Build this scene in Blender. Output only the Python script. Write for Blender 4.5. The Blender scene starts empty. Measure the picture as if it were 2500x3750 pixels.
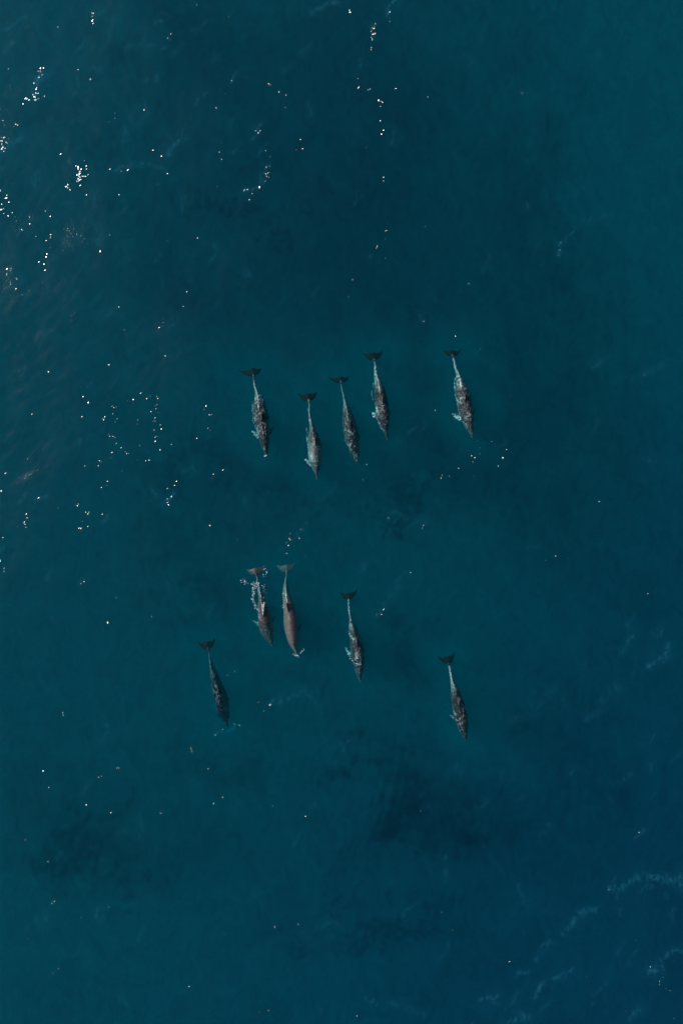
import bpy, bmesh, math, random
import numpy as np
from mathutils import Vector, Matrix

R = math.radians
scene = bpy.context.scene
COL = scene.collection

# ------------------------------------------------------------------ camera
ALT = 20.0
S = 0.008                       # metres per photo pixel on the sea surface (frame 20 x 30 m)
cd = bpy.data.cameras.new('camera')
cam = bpy.data.objects.new('camera', cd)
COL.objects.link(cam)
cam.location = (0, 0, ALT)
cam.rotation_euler = (0, 0, 0)
cd.sensor_fit = 'VERTICAL'
cd.sensor_height = 36.0
cd.lens = 36.0 * ALT / 30.0
cd.clip_start = 0.1
cd.clip_end = 2000
scene.camera = cam

# ------------------------------------------------------------------ light
SUN_EL = R(37)
SUN_AZ = R(154)                 # counter-clockwise from +X: up-left in the picture
sdir = Vector((math.cos(SUN_EL) * math.cos(SUN_AZ), math.cos(SUN_EL) * math.sin(SUN_AZ), math.sin(SUN_EL)))
ld = bpy.data.lights.new('sun', 'SUN')
ld.energy = 4.6
ld.angle = R(0.53)
ld.color = (1.0, 0.99, 0.97)
sun = bpy.data.objects.new('sun', ld)
COL.objects.link(sun)
sun.rotation_euler = sdir.to_track_quat('Z', 'Y').to_euler()
world = bpy.data.worlds.new('World')
scene.world = world
world.use_nodes = True
wn = world.node_tree
for n in list(wn.nodes):
    wn.nodes.remove(n)
sky = wn.nodes.new('ShaderNodeTexSky')
sky.sky_type = 'NISHITA'
sky.sun_disc = False
sky.sun_elevation = SUN_EL
sky.sun_rotation = (math.pi / 2 - SUN_AZ) % (2 * math.pi)
sky.altitude = 10
bg = wn.nodes.new('ShaderNodeBackground')
bg.inputs['Strength'].default_value = 0.05
wo = wn.nodes.new('ShaderNodeOutputWorld')
wn.links.new(sky.outputs[0], bg.inputs[0])
wn.links.new(bg.outputs[0], wo.inputs[0])
vs = scene.view_settings
vs.view_transform = 'Standard'
vs.look = 'None'
vs.exposure = 0.0
vs.gamma = 1.0
cy = scene.cycles
cy.use_denoising = True
cy.denoiser = 'OPENIMAGEDENOISE'
cy.denoising_input_passes = 'RGB_ALBEDO_NORMAL'
cy.max_bounces = 6
cy.diffuse_bounces = 2
cy.glossy_bounces = 2
cy.transparent_max_bounces = 12
cy.volume_bounces = 2
cy.sample_clamp_direct = 0.0
cy.sample_clamp_indirect = 4.0
cy.caustics_reflective = False
cy.caustics_refractive = False


def W(px, py, z=0.0):
    """photo pixel -> world point at height z on the line of sight"""
    k = (ALT - z) / ALT
    return Vector(((px - 1250) * S * k, (1875 - py) * S * k, z))


# ------------------------------------------------------------------ node helpers
class NT:
    def __init__(self, name):
        self.m = bpy.data.materials.new(name)
        self.m.use_nodes = True
        self.t = self.m.node_tree
        for n in list(self.t.nodes):
            self.t.nodes.remove(n)
        self.out = self.t.nodes.new('ShaderNodeOutputMaterial')

    def n(self, typ, props=None, **inp):
        nd = self.t.nodes.new(typ)
        for k, v in (props or {}).items():
            setattr(nd, k, v)
        for k, v in inp.items():
            sock = nd.inputs[int(k[1:])] if (k[0] == 'i' and k[1:].isdigit()) else nd.inputs[k.replace('_', ' ')]
            if isinstance(v, bpy.types.NodeSocket):
                self.t.links.new(v, sock)
            elif v is not None:
                sock.default_value = v
        return nd

    def math(self, op, a, b=0.0, clamp=False):
        nd = self.n('ShaderNodeMath', {'operation': op, 'use_clamp': clamp}, i0=a, i1=b)
        return nd.outputs[0]

    def ramp(self, fac, stops):
        nd = self.n('ShaderNodeValToRGB', None, Fac=fac)
        cr = nd.color_ramp
        while len(cr.elements) < len(stops):
            cr.elements.new(0.5)
        for e, (p, c) in zip(cr.elements, stops):
            e.position = p
            e.color = (c[0], c[1], c[2], 1)
        return nd.outputs[0]

    def mixc(self, fac, a, b, mode='MIX'):
        nd = self.n('ShaderNodeMix', {'data_type': 'RGBA', 'blend_type': mode}, i0=fac, i6=a, i7=b)
        return nd.outputs[2]

    def noise(self, vec, scale, detail=3.0, rough=0.55, dist=0.0):
        return self.n('ShaderNodeTexNoise', None, Vector=vec, Scale=scale, Detail=detail, Roughness=rough, Distortion=dist).outputs[0]

    def mapping(self, vec, scale=(1, 1, 1), rot=(0, 0, 0), loc=(0, 0, 0)):
        return self.n('ShaderNodeMapping', None, Vector=vec, Scale=scale, Rotation=rot, Location=loc).outputs[0]


rng = np.random.default_rng(11)


def fourier(x, y, wl, n=26, seed=0, stretch=(1, 1)):
    """smooth pseudo noise, about unit variance, of wavelength wl"""
    r = np.random.default_rng(seed)
    out = np.zeros_like(x)
    for _ in range(n):
        a = r.uniform(0, 2 * math.pi)
        k = 2 * math.pi / (wl * r.uniform(0.6, 1.6))
        out += np.sin(k * (math.cos(a) * x / stretch[0] + math.sin(a) * y / stretch[1]) + r.uniform(0, 6.283))
    return out / math.sqrt(n / 2)


# ------------------------------------------------------------------ dolphins: measured spines (photo px)
# spine: (x, y, width) from the fluke root to the beak tip
D = []
D.append(dict(key='a', fl=(872, 1354), fr=(959, 1345), notch=(927, 1348), front=(928, 1371),
    sp=[(929, 1374, 9), (931, 1392, 8), (934, 1412, 11), (942, 1438, 17), (948, 1461, 36), (951, 1495, 51), (958, 1538, 55), (963, 1572, 50), (968, 1606, 38), (971, 1632, 29), (974, 1650, 16), (975, 1665, 12), (975.5, 1673, 7)],
    pl=((951, 1598), (920, 1576)), pr=((986, 1590), (1004, 1560)), zt=-0.24,  zb=-0.02, zh=-0.03, tone=0.45, web=1.0,
    label='dark grey dolphin leftmost of the upper row, small white splash at its beak tip'))
D.append(dict(key='b', fl=(1087, 1438), fr=(1162, 1430), notch=(1128, 1441), front=(1131, 1466),
    sp=[(1131, 1468, 10), (1133, 1481, 7), (1134, 1521, 9), (1141, 1553, 17), (1146, 1580, 28), (1149, 1610, 46), (1153, 1642, 52), (1154, 1675, 50), (1156, 1699, 39), (1158, 1715, 29), (1159, 1731, 17), (1161, 1742, 9), (1160.5, 1756, 6)],
    pl=((1137, 1700), (1116, 1680)), pr=((1172, 1680), (1182, 1652)), zt=-0.19,  zb=-0.05, zh=-0.08, tone=0.64, web=0.6,
    label='pale grey backed dolphin swimming second from left in the upper row, lowest of that row'))
D.append(dict(key='c', fl=(1198, 1378), fr=(1279, 1374), notch=(1248, 1380), front=(1249, 1398),
    sp=[(1249, 1400, 9), (1250, 1413, 6), (1257, 1444, 8), (1263, 1468, 12), (1267.6, 1491, 24), (1272, 1515, 36), (1276, 1539, 46), (1282.5, 1570, 55), (1287, 1594, 54), (1291, 1618, 49), (1297, 1641, 39), (1299, 1657, 36), (1302, 1673, 26), (1307, 1688, 12), (1311, 1698, 7)],
    pl=((1271, 1630), (1257, 1607)), pr=((1313, 1615), (1322, 1584)), zt=-0.25,  zb=-0.07, zh=-0.10, tone=0.25, web=0.65,
    label='dark brownish grey dolphin in the middle of the five dolphins of the upper row'))
D.append(dict(key='d', fl=(1327, 1290), fr=(1404, 1280), notch=(1363, 1292), front=(1369, 1316),
    sp=[(1370, 1318, 10), (1373, 1330, 8), (1374, 1349, 11), (1378, 1374, 19), (1384, 1399, 28), (1389, 1424, 38), (1393, 1449, 45), (1397, 1482, 50), (1401, 1515, 50), (1403.5, 1532, 45), (1407, 1548, 37), (1409.4, 1565, 28), (1412, 1581, 15), (1415.6, 1595, 11), (1418, 1610, 7)],
    pl=((1380, 1528), (1359, 1507)), pr=((1424, 1525), (1431, 1498)), zt=-0.24,  zb=-0.02, zh=-0.04, tone=0.4, web=1.0,
    label='dark dolphin with pale tail stock, second from right in the upper row'))
D.append(dict(key='e', fl=(1621, 1278), fr=(1689, 1277), notch=(1656, 1283), front=(1656, 1301),
    sp=[(1656, 1303, 8), (1661, 1316, 6), (1667, 1349, 9), (1675, 1368, 14), (1682, 1391, 29), (1687, 1416, 45), (1694, 1449, 54), (1701, 1482, 55), (1706, 1515, 53), (1711, 1532, 47), (1715, 1548, 39), (1719, 1565, 29), (1724.5, 1582, 16), (1727, 1595, 8), (1729, 1604, 6)],
    pl=((1688, 1538), (1657, 1523)), pr=((1730, 1522), (1739, 1494)), zt=-0.22,  zb=-0.02, zh=-0.05, tone=0.6, web=1.0,
    label='mottled grey dolphin apart at the right end of the upper row, white flipper'))
D.append(dict(key='f', fl=(898, 2082), fr=(971, 2069), notch=(934, 2080), front=(937, 2101),
    sp=[(937, 2103, 9), (940.6, 2111, 6), (943, 2133, 7), (948, 2159, 11), (957, 2187, 22), (961, 2215, 33), (965.6, 2243, 43), (970, 2270, 51), (973, 2289, 53), (977, 2307, 49), (983, 2326, 41), (990, 2344, 25), (994, 2357, 10), (999, 2368, 5)],
    pl=((946, 2292), (924, 2271)), pr=((992, 2285), (1010, 2252)), zt=-0.12, zb=0.03, zh=-0.14, tone=0.68, web=0.45,
    fin=((957, 2196), (964, 2267)), finh=0.25, lean=-0.13,
    label='surfacing dolphin with tall pale dorsal fin and white splash around its tail stock'))
D.append(dict(key='g', fl=(1010, 2066), fr=(1084, 2059), notch=(1050, 2068), front=(1049, 2092),
    sp=[(1049.5, 2094, 9), (1050, 2104, 7), (1047, 2120, 7), (1047, 2141, 18), (1048, 2169, 27), (1052, 2196, 34), (1058, 2224, 42), (1063, 2252, 50), (1065, 2280, 53), (1067, 2307, 49), (1071, 2335, 41), (1074, 2354, 33), (1079, 2372, 21), (1084, 2385, 12), (1086, 2398, 9), (1086.5, 2404, 6)],
    pl=((1046, 2312), (1038, 2298)), pr=((1090, 2314), (1107, 2280)), zt=-0.28, zb=0.05, zh=0.02, tone=1.0, web=0.06,
    fin=((1040, 2192), (1058, 2252)), finh=0.22,
    label='smooth brownish grey surfaced dolphin with visible blowhole beside the splashing one'))
D.append(dict(key='h', fl=(720, 2350), fr=(788, 2334), notch=(758, 2350), front=(762, 2375),
    sp=[(763, 2377, 8), (766.7, 2387, 6), (769, 2407, 7), (772, 2423, 11), (777, 2447, 19), (785, 2472, 30), (793, 2504, 39), (800, 2528, 46), (808, 2552, 51), (815, 2585, 48), (819, 2609, 45), (824, 2625, 35), (826, 2641, 17), (832, 2653, 10), (834.5, 2661, 7)],
    pl=((798, 2606), (791, 2620)), pr=((833, 2572), (840, 2553)), zt=-0.25,  zb=-0.13, zh=-0.18, tone=0.05, web=0.28,
    label='darkest dolphin, lowest on the left, swimming alone below a row of sparkles'))
D.append(dict(key='i', fl=(1242, 2164), fr=(1311, 2150), notch=(1278, 2173), front=(1277, 2194),
    sp=[(1277, 2196, 10), (1276.5, 2208, 7), (1277, 2225, 7), (1280, 2246, 8), (1285, 2271, 12), (1289, 2288, 25), (1295, 2312, 34), (1302, 2345, 43), (1308, 2379, 51), (1311, 2404, 49), (1314, 2428, 41), (1315, 2453, 33), (1316, 2470, 21), (1317.5, 2487, 11), (1319.5, 2498, 7)],
    pl=((1283, 2404), (1265, 2379)), pr=((1331, 2400), (1339, 2378)), zt=-0.22,  zb=-0.06, zh=-0.09, tone=0.5, web=0.8,
    label='grey dolphin with thin pale tail stock, third from left in the lower group'))
D.append(dict(key='j', fl=(1599, 2400), fr=(1665, 2385), notch=(1637, 2405), front=(1642, 2429),
    sp=[(1642, 2431, 8), (1644, 2442, 6), (1647, 2454, 7), (1651.5, 2478, 10), (1657, 2498, 17), (1662.5, 2517, 25), (1670, 2549, 38), (1676, 2572, 43), (1680.6, 2596, 47), (1685, 2619, 49), (1691, 2643, 43), (1695, 2667, 35), (1698, 2682, 27), (1702, 2698, 15), (1704, 2706, 8)],
    pl=((1669, 2644), (1645, 2616)), pr=((1706, 2640), (1712, 2612)), zt=-0.24,  zb=-0.03, zh=-0.06, tone=0.35, web=0.85,
    label='dark dolphin with pale flipper, rightmost of the lower group and farthest down the photo'))


def resample(sp, n):
    """smooth resampling of rows of numbers along their first two columns"""
    sp = np.array(sp, float)
    d = np.r_[0, np.cumsum(np.hypot(np.diff(sp[:, 0]), np.diff(sp[:, 1])))]
    t = d / d[-1]
    q = np.linspace(0, 1, n)
    m = np.gradient(sp, t, axis=0)
    i = np.clip(np.searchsorted(t, q) - 1, 0, len(t) - 2)
    h = (t[i + 1] - t[i])[:, None]
    u = ((q - t[i]) / (t[i + 1] - t[i]))[:, None]
    out = ((2 * u**3 - 3 * u**2 + 1) * sp[i] + (u**3 - 2 * u**2 + u) * h * m[i]
           + (-2 * u**3 + 3 * u**2) * sp[i + 1] + (u**3 - u**2) * h * m[i + 1])
    return q, out, d[-1]


HP_T = [0, .05, .12, .2, .28, .36, .46, .56, .66, .74, .82, .88, .92, .96, 1.0]
HP_H = [.010, .016, .027, .037, .050, .064, .078, .086, .087, .081, .069, .054, .032, .021, .012]   # half height / length


def foil(bm, le, te, zs, th):
    """closed lens-section surface between a leading and a trailing edge polyline (world xyz lists)"""
    n, K = len(le), 8
    rings = []
    for i in range(n):
        a, b = le[i], te[i]
        up = zs[i]
        ring = []
        for k in range(K):
            u = k / K * 2 * math.pi
            c = 0.5 - 0.5 * math.cos(u)
            t = th[i] * (math.sin(u)) * (1.15 - 0.5 * c)
            ring.append(bm.verts.new(a.lerp(b, c) + up * t))
        rings.append(ring)
    for i in range(n - 1):
        for k in range(K):
            bm.faces.new((rings[i][k], rings[i][(k + 1) % K], rings[i + 1][(k + 1) % K], rings[i + 1][k]))
    bm.faces.new(rings[0][::-1])
    bm.faces.new(rings[-1])


def build_dolphin(d):
    q, sp, Lp = resample(d['sp'], 72)
    L = Lp * S
    bm = bmesh.new()
    # vertical course: tail low, back near the surface, head slightly down
    hh = np.interp(q, HP_T, HP_H) * L
    hh = np.convolve(np.r_[[hh[0]] * 2, hh, [hh[-1]] * 2], np.ones(5) / 5, 'valid')
    top = np.interp(q, [0, .2, .42, .6, .78, 1.0], [d['zt'] + .03, d['zt'] * .62 + d['zb'] * .3, d['zb'] - .03, d['zb'], d['zh'] - .01, d['zh'] - .15])
    ker = np.hanning(15)
    ker /= ker.sum()
    top = np.convolve(np.r_[[top[0]] * 7, top, [top[-1]] * 7], ker, 'valid')
    zc = top - hh
    pts = [W(sp[i, 0], sp[i, 1], zc[i]) for i in range(len(q))]
    rings, K = [], 28
    for i, p in enumerate(pts):
        a, b = pts[max(0, i - 1)], pts[min(len(pts) - 1, i + 1)]
        tan = (b - a).normalized()
        side = tan.cross(Vector((0, 0, 1))).normalized()
        up = side.cross(tan)
        hw = sp[i, 2] * S / 2
        ring = []
        for k in range(K):
            an = 2 * math.pi * k / K
            c, s_ = math.cos(an), math.sin(an)
            e = 0.9
            et = float(np.interp(q[i], [0, .1, .5, .8, .95, 1], [1.15, 1.5, 1.45, 1.1, 1.3, 1]))
            e = et if s_ > 0 else .9
            cx = math.copysign(abs(c) ** e, c)
            sz = math.copysign(abs(s_) ** e, s_)
            # tail stock is a vertical keel: pinch its upper and lower edge
            pinch = 1 - 0.45 * max(0.0, 1 - q[i] / 0.4) * abs(s_) ** 1.5
            # widest a little below the middle on the trunk
            ring.append(bm.verts.new(p + side * (hw * cx * pinch) + up * (hh[i] * sz * (1.0 if s_ > 0 else .92))))
        rings.append(ring)
    for i in range(len(rings) - 1):
        for k in range(K):
            bm.faces.new((rings[i][k], rings[i][(k + 1) % K], rings[i + 1][(k + 1) % K], rings[i + 1][k]))
    bm.faces.new(rings[0][::-1])
    bm.faces.new(rings[-1])
    # flukes
    Z = Vector((0, 0, 1))
    zf = zc[0]
    fr, no = W(*d['front'], zf), W(*d['notch'], zf)
    for tip_px, sgn in ((d['fl'], -1), (d['fr'], 1)):
        tip = W(*tip_px, zf + d.get('ft', 0.0) * sgn - 0.03)
        mid = tip - fr
        le, te, up, th = [], [], [], []
        root_l = fr + (fr - no) * 0.15
        nn = 12
        perp = Vector((mid.y, -mid.x, 0)).normalized()
        if perp.dot(fr - no) < 0:
            perp = -perp
        for j in range(nn):
            u = j / (nn - 1)
            a = root_l.lerp(tip, u) + perp * (0.075 * math.sin(math.pi * u ** 0.8))
            b = no.lerp(tip, u) + perp * (0.038 * math.sin(math.pi * u ** .8) - 0.035 * math.sin(math.pi * min(1, u / .32)))
            if j == nn - 1:
                a = tip + perp * .006
                b = tip - perp * .006
            drop = Z * (-0.03 * math.sin(math.pi * u / 2))
            le.append(a + drop)
            te.append(b + drop)
            up.append(Z)
            th.append(0.021 * (1 - u) + 0.007)
        foil(bm, le, te, up, th)
    # flippers: broad at the root, swept back, pointed
    for (root, tip), sgn in ((d['pl'], -1), (d['pr'], 1)):
        i0 = int(np.argmin(np.hypot(sp[:, 0] - root[0], sp[:, 1] - root[1])))
        zr = zc[i0] - hh[i0] * .25
        zt_ = zr - (0.07 if sgn < 0 else 0.16)
        ax = pts[i0]
        r0, t0 = W(*root, zr), W(*tip, zt_)
        tan = (pts[min(i0 + 2, 71)] - pts[i0 - 2]).normalized()
        inn = (ax - r0)
        inn.z = 0
        r_in = r0 + inn * 0.45
        ch = L * 0.068
        le, te, up, th = [], [], [], []
        nn = 11
        for j in range(nn):
            u = j / (nn - 1)
            c = r_in.lerp(t0, u)
            w = ch * ((1 - u) ** 0.62 * (1 + .35 * math.sin(math.pi * u))) * (0.5) + .004
            bow = tan * (0.035 * math.sin(math.pi * u))
            le.append(c + tan * w + bow)
            te.append(c - tan * w + bow * .6)
            up.append(Z)
            th.append(0.016 * (1 - u) + .007)
        foil(bm, le, te, up, th)
    # dorsal fin, leaning lens, tip swept back
    if 'fin' in d:
        (bx, by), (fx, fy) = d['fin']
    else:
        ib, if_ = 31, 42
        bx, by = sp[ib, 0] + .5, sp[ib, 1]
        fx, fy = sp[if_, 0] + 1.0, sp[if_, 1]
    H = d.get('finh', 0.19)
    ib = int(np.argmin(np.hypot(sp[:, 0] - bx, sp[:, 1] - by)))
    if_ = int(np.argmin(np.hypot(sp[:, 0] - fx, sp[:, 1] - fy)))
    pb, pf = W(bx, by, top[ib] - .05), W(fx, fy, top[if_] - .05)
    ax = (pf - pb)
    ln = ax.length
    fwd = ax.normalized()
    side = fwd.cross(Z).normalized()
    le, te, up, th = [], [], [], []
    nn = 13
    for j in range(nn):
        u = j / (nn - 1)
        hgt = Z * (H * u) + side * (d.get('lean', -0.06) * u * u)
        a = pf + hgt - fwd * (ln * (0.25 * u + 0.72 * u ** 2.2))
        b = pb + hgt + fwd * (ln * (0.22 * math.sin(math.pi * min(u * .8, 1)) - 0.0 * u)) - fwd * (ln * .10 * u ** 2)
        if (a - b).dot(fwd) < 0.012:
            b = a - fwd * 0.012
        le.append(a)
        te.append(b)
        up.append(side)
        th.append(0.022 * (1 - u) + .007)
    foil(bm, le, te, up, th)
    bmesh.ops.recalc_face_normals(bm, faces=bm.faces)
    # frame of the animal: origin mid-body, local +Y towards the head
    o0 = W(sp[36, 0], sp[36, 1], zc[36])
    ydir = (pts[-1] - pts[0])
    rz = math.atan2(-ydir.x, ydir.y)
    M = Matrix.Translation(o0) @ Matrix.Rotation(rz, 4, 'Z')
    bm.transform(M.inverted())
    me0 = bpy.data.meshes.new('dolphin_raw')
    bm.to_mesh(me0)
    bm.free()
    tmp = bpy.data.objects.new('tmp', me0)
    COL.objects.link(tmp)
    rm = tmp.modifiers.new('r', 'REMESH')
    rm.mode = 'VOXEL'
    rm.voxel_size = 0.0095
    rm.use_smooth_shade = True
    sm = tmp.modifiers.new('s', 'SMOOTH')
    sm.factor = 0.5
    sm.iterations = 3
    dg = bpy.context.evaluated_depsgraph_get()
    me = bpy.data.meshes.new_from_object(tmp.evaluated_get(dg))
    bpy.data.objects.remove(tmp)
    bpy.data.meshes.remove(me0)
    me.name = 'dolphin'
    for p in me.polygons:
        p.use_smooth = True
    ob = bpy.data.objects.new('dolphin', me)
    COL.objects.link(ob)
    ob.matrix_world = M
    co = np.empty(len(me.vertices) * 3)
    me.vertices.foreach_get('co', co)
    Mn = np.array(M)
    co = co.reshape(-1, 3) @ Mn[:3, :3].T + Mn[:3, 3]
    P = np.array([tuple(p) for p in pts])
    d2 = ((co[:, None, :2] - P[None, ::3, :2]) ** 2).sum(-1)
    ii = d2.argmin(1) * 3
    lat = np.sqrt(d2.min(1))
    qq = ii / 71.0
    on_left = (co[:, 0] < P[ii, 0])
    win = np.clip((qq - .02) / .05, 0, 1) * np.clip((.40 - qq) / .16, 0, 1) * (lat < .12)  # tail stock, painted pale as if sunlit
    fv = np.clip((lat - sp[ii, 2] * S * .5 - .01) / .03, 0, 1) * (ii > 38) * (ii < 66)
    fv = np.maximum(fv * np.where(on_left, {'c': .35, 'h': 0, 'f': .3, 'g': 0, 'j': .9}.get(d['key'], .9), .05), win * min(1, d['web'] * 1.05) * .62)  # sunlit left flippers painted pale, shaded right ones kept dark
    if d['key'] == 'b':
        fv = np.maximum(fv, .42 * np.exp(-((qq - .70) / .13) ** 2) * np.where(on_left, 1, .5))
    if d['key'] == 'f':
        tz = np.interp(qq, q, top)
        fv = np.maximum(fv, np.clip((co[:, 2] - tz - .02) / .02, 0, 1) * .8)  # sunlit face of the dorsal fin painted pale
    flk = np.clip((.06 - qq) / .03, 0, 1) * np.clip((lat - .02) / .04, 0, 1) * (.55 if d['key'] in 'fg' else 1.0)
    at = me.attributes.new('fluke', 'FLOAT', 'POINT')
    at.data.foreach_set('value', flk.astype(np.float32))
    at = me.attributes.new('flipper', 'FLOAT', 'POINT')
    at.data.foreach_set('value', fv.astype(np.float32))
    ob['label'] = d['label']
    ob['category'] = 'dolphin'
    ob['group'] = 'dolphins swimming in a pod'
    ob['skin_tone'] = float(d['tone'])
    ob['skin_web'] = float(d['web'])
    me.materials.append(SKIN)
    d['obj'], d['q'], d['spine'], d['zc'], d['hh'], d['top'] = ob, q, sp, zc, hh, top
    return ob


# ------------------------------------------------------------------ dolphin skin
def make_skin():
    t = NT('dolphin_skin')
    tc = t.n('ShaderNodeTexCoord').outputs['Object']
    info = t.n('ShaderNodeObjectInfo').outputs['Random']
    off = t.n('ShaderNodeCombineXYZ', None, i0=t.math('MULTIPLY', info, 37.0), i1=t.math('MULTIPLY', info, 91.0), i2=0.0).outputs[0]
    vec = t.n('ShaderNodeVectorMath', {'operation': 'ADD'}, i0=tc, i1=off).outputs[0]
    tone = t.n('ShaderNodeAttribute', {'attribute_type': 'OBJECT', 'attribute_name': 'skin_tone'}).outputs['Fac']
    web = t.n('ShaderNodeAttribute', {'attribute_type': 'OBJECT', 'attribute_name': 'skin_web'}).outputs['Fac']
    z = t.n('ShaderNodeSeparateXYZ', None, i0=tc).outputs[2]
    # countershading: dark cape above, paler flank and belly, sunlit paleness painted on flippers
    nrm = t.n('ShaderNodeSeparateXYZ', None, i0=t.n('ShaderNodeNewGeometry').outputs['Normal']).outputs[2]
    nz = t.noise(t.mapping(vec, (3, 1.2, 3)), 2.2, 3)
    h = t.math('ADD', nrm, t.math('MULTIPLY', t.math('SUBTRACT', nz, 0.5), 0.9))
    fl = t.n('ShaderNodeMapRange', None, Value=h, i1=0.62, i2=-0.15, i3=0.0, i4=1.0).outputs[0]
    pale_lit = t.n('ShaderNodeAttribute', {'attribute_name': 'flipper'}).outputs['Fac']  # sunlit paleness painted on left flippers, tail stock and dorsal fin
    cape = t.mixc(t.math('POWER', tone, 1.7), (0.007, 0.005, 0.010, 1), (0.118, 0.100, 0.096, 1))
    flank = t.mixc(tone, (0.10, 0.11, 0.12, 1), (0.30, 0.31, 0.31, 1))
    base = t.mixc(fl, cape, flank)
    base = t.mixc(t.math('MULTIPLY', pale_lit, t.n('ShaderNodeMapRange', None, Value=t.noise(vec, 12.0, 5, .7), i1=.38, i2=.56).outputs[0]), base, (0.55, 0.57, 0.56, 1))
    fluke = t.n('ShaderNodeAttribute', {'attribute_name': 'fluke'}).outputs['Fac']
    base = t.mixc(fluke, base, t.mixc(t.math('GREATER_THAN', tone, 0.65), (0.007, 0.006, 0.005, 1), (0.040, 0.026, 0.022, 1)))
    # pale scratches and rake marks, with the caustic light web painted in
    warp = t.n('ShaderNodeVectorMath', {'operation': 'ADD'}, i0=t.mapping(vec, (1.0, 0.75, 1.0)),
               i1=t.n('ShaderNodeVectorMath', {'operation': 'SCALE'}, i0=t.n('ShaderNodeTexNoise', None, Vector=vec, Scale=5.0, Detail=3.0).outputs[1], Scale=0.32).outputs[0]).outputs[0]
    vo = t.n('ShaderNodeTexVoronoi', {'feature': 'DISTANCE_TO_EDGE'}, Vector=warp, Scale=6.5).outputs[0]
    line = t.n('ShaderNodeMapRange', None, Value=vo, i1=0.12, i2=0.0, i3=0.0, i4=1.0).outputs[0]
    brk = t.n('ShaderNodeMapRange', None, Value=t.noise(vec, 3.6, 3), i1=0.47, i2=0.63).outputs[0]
    light_web = t.math('MULTIPLY', t.math('MULTIPLY', line, brk), web)
    light_web = t.math('MULTIPLY', light_web, t.math('SUBTRACT', 1.0, fluke))
    base = t.mixc(t.math('MULTIPLY', light_web, 0.9), base, (0.60, 0.58, 0.60, 1))
    mot = t.noise(vec, 13.0, 5, 0.7)
    base = t.mixc(1.0, base, t.ramp(mot, [(0.3, (.6, .6, .6)), (0.7, (1.35, 1.35, 1.35))]), 'MULTIPLY')
    # water film rippling over the back
    f1 = t.noise(warp, 9.0, 3, 0.6)
    hgt = t.math('ADD', t.math('MULTIPLY', line, t.math('MULTIPLY', web, 0.5)), t.math('MULTIPLY', f1, t.math('ADD', t.math('MULTIPLY', web, 1.1), 0.06)))
    bump = t.n('ShaderNodeBump', None, Strength=1.0, Distance=0.050, Height=t.math('MULTIPLY', hgt, t.math('SUBTRACT', 1.0, fluke))).outputs[0]
    pb = t.n('ShaderNodeBsdfPrincipled', None, Base_Color=base, Roughness=t.math('ADD', 0.26, t.math('MULTIPLY', fluke, 0.4)), IOR=1.38, Normal=bump)
    nf = t.math('SUBTRACT', 1.0, fluke)
    t.t.links.new(t.math('MULTIPLY', nf, 0.42), pb.inputs['Coat Weight'])
    t.t.links.new(t.math('ADD', t.math('MULTIPLY', nf, 0.38), 0.10), pb.inputs['Specular IOR Level'])
    pb.inputs['Coat Roughness'].default_value = 0.18
    pb.inputs['Coat IOR'].default_value = 1.33
    t.t.links.new(pb.outputs[0], t.out.inputs[0])
    return t.m


SKIN = make_skin()
for d in D:
    build_dolphin(d)
D[0]['obj'].name = 'dolphin'

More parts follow.
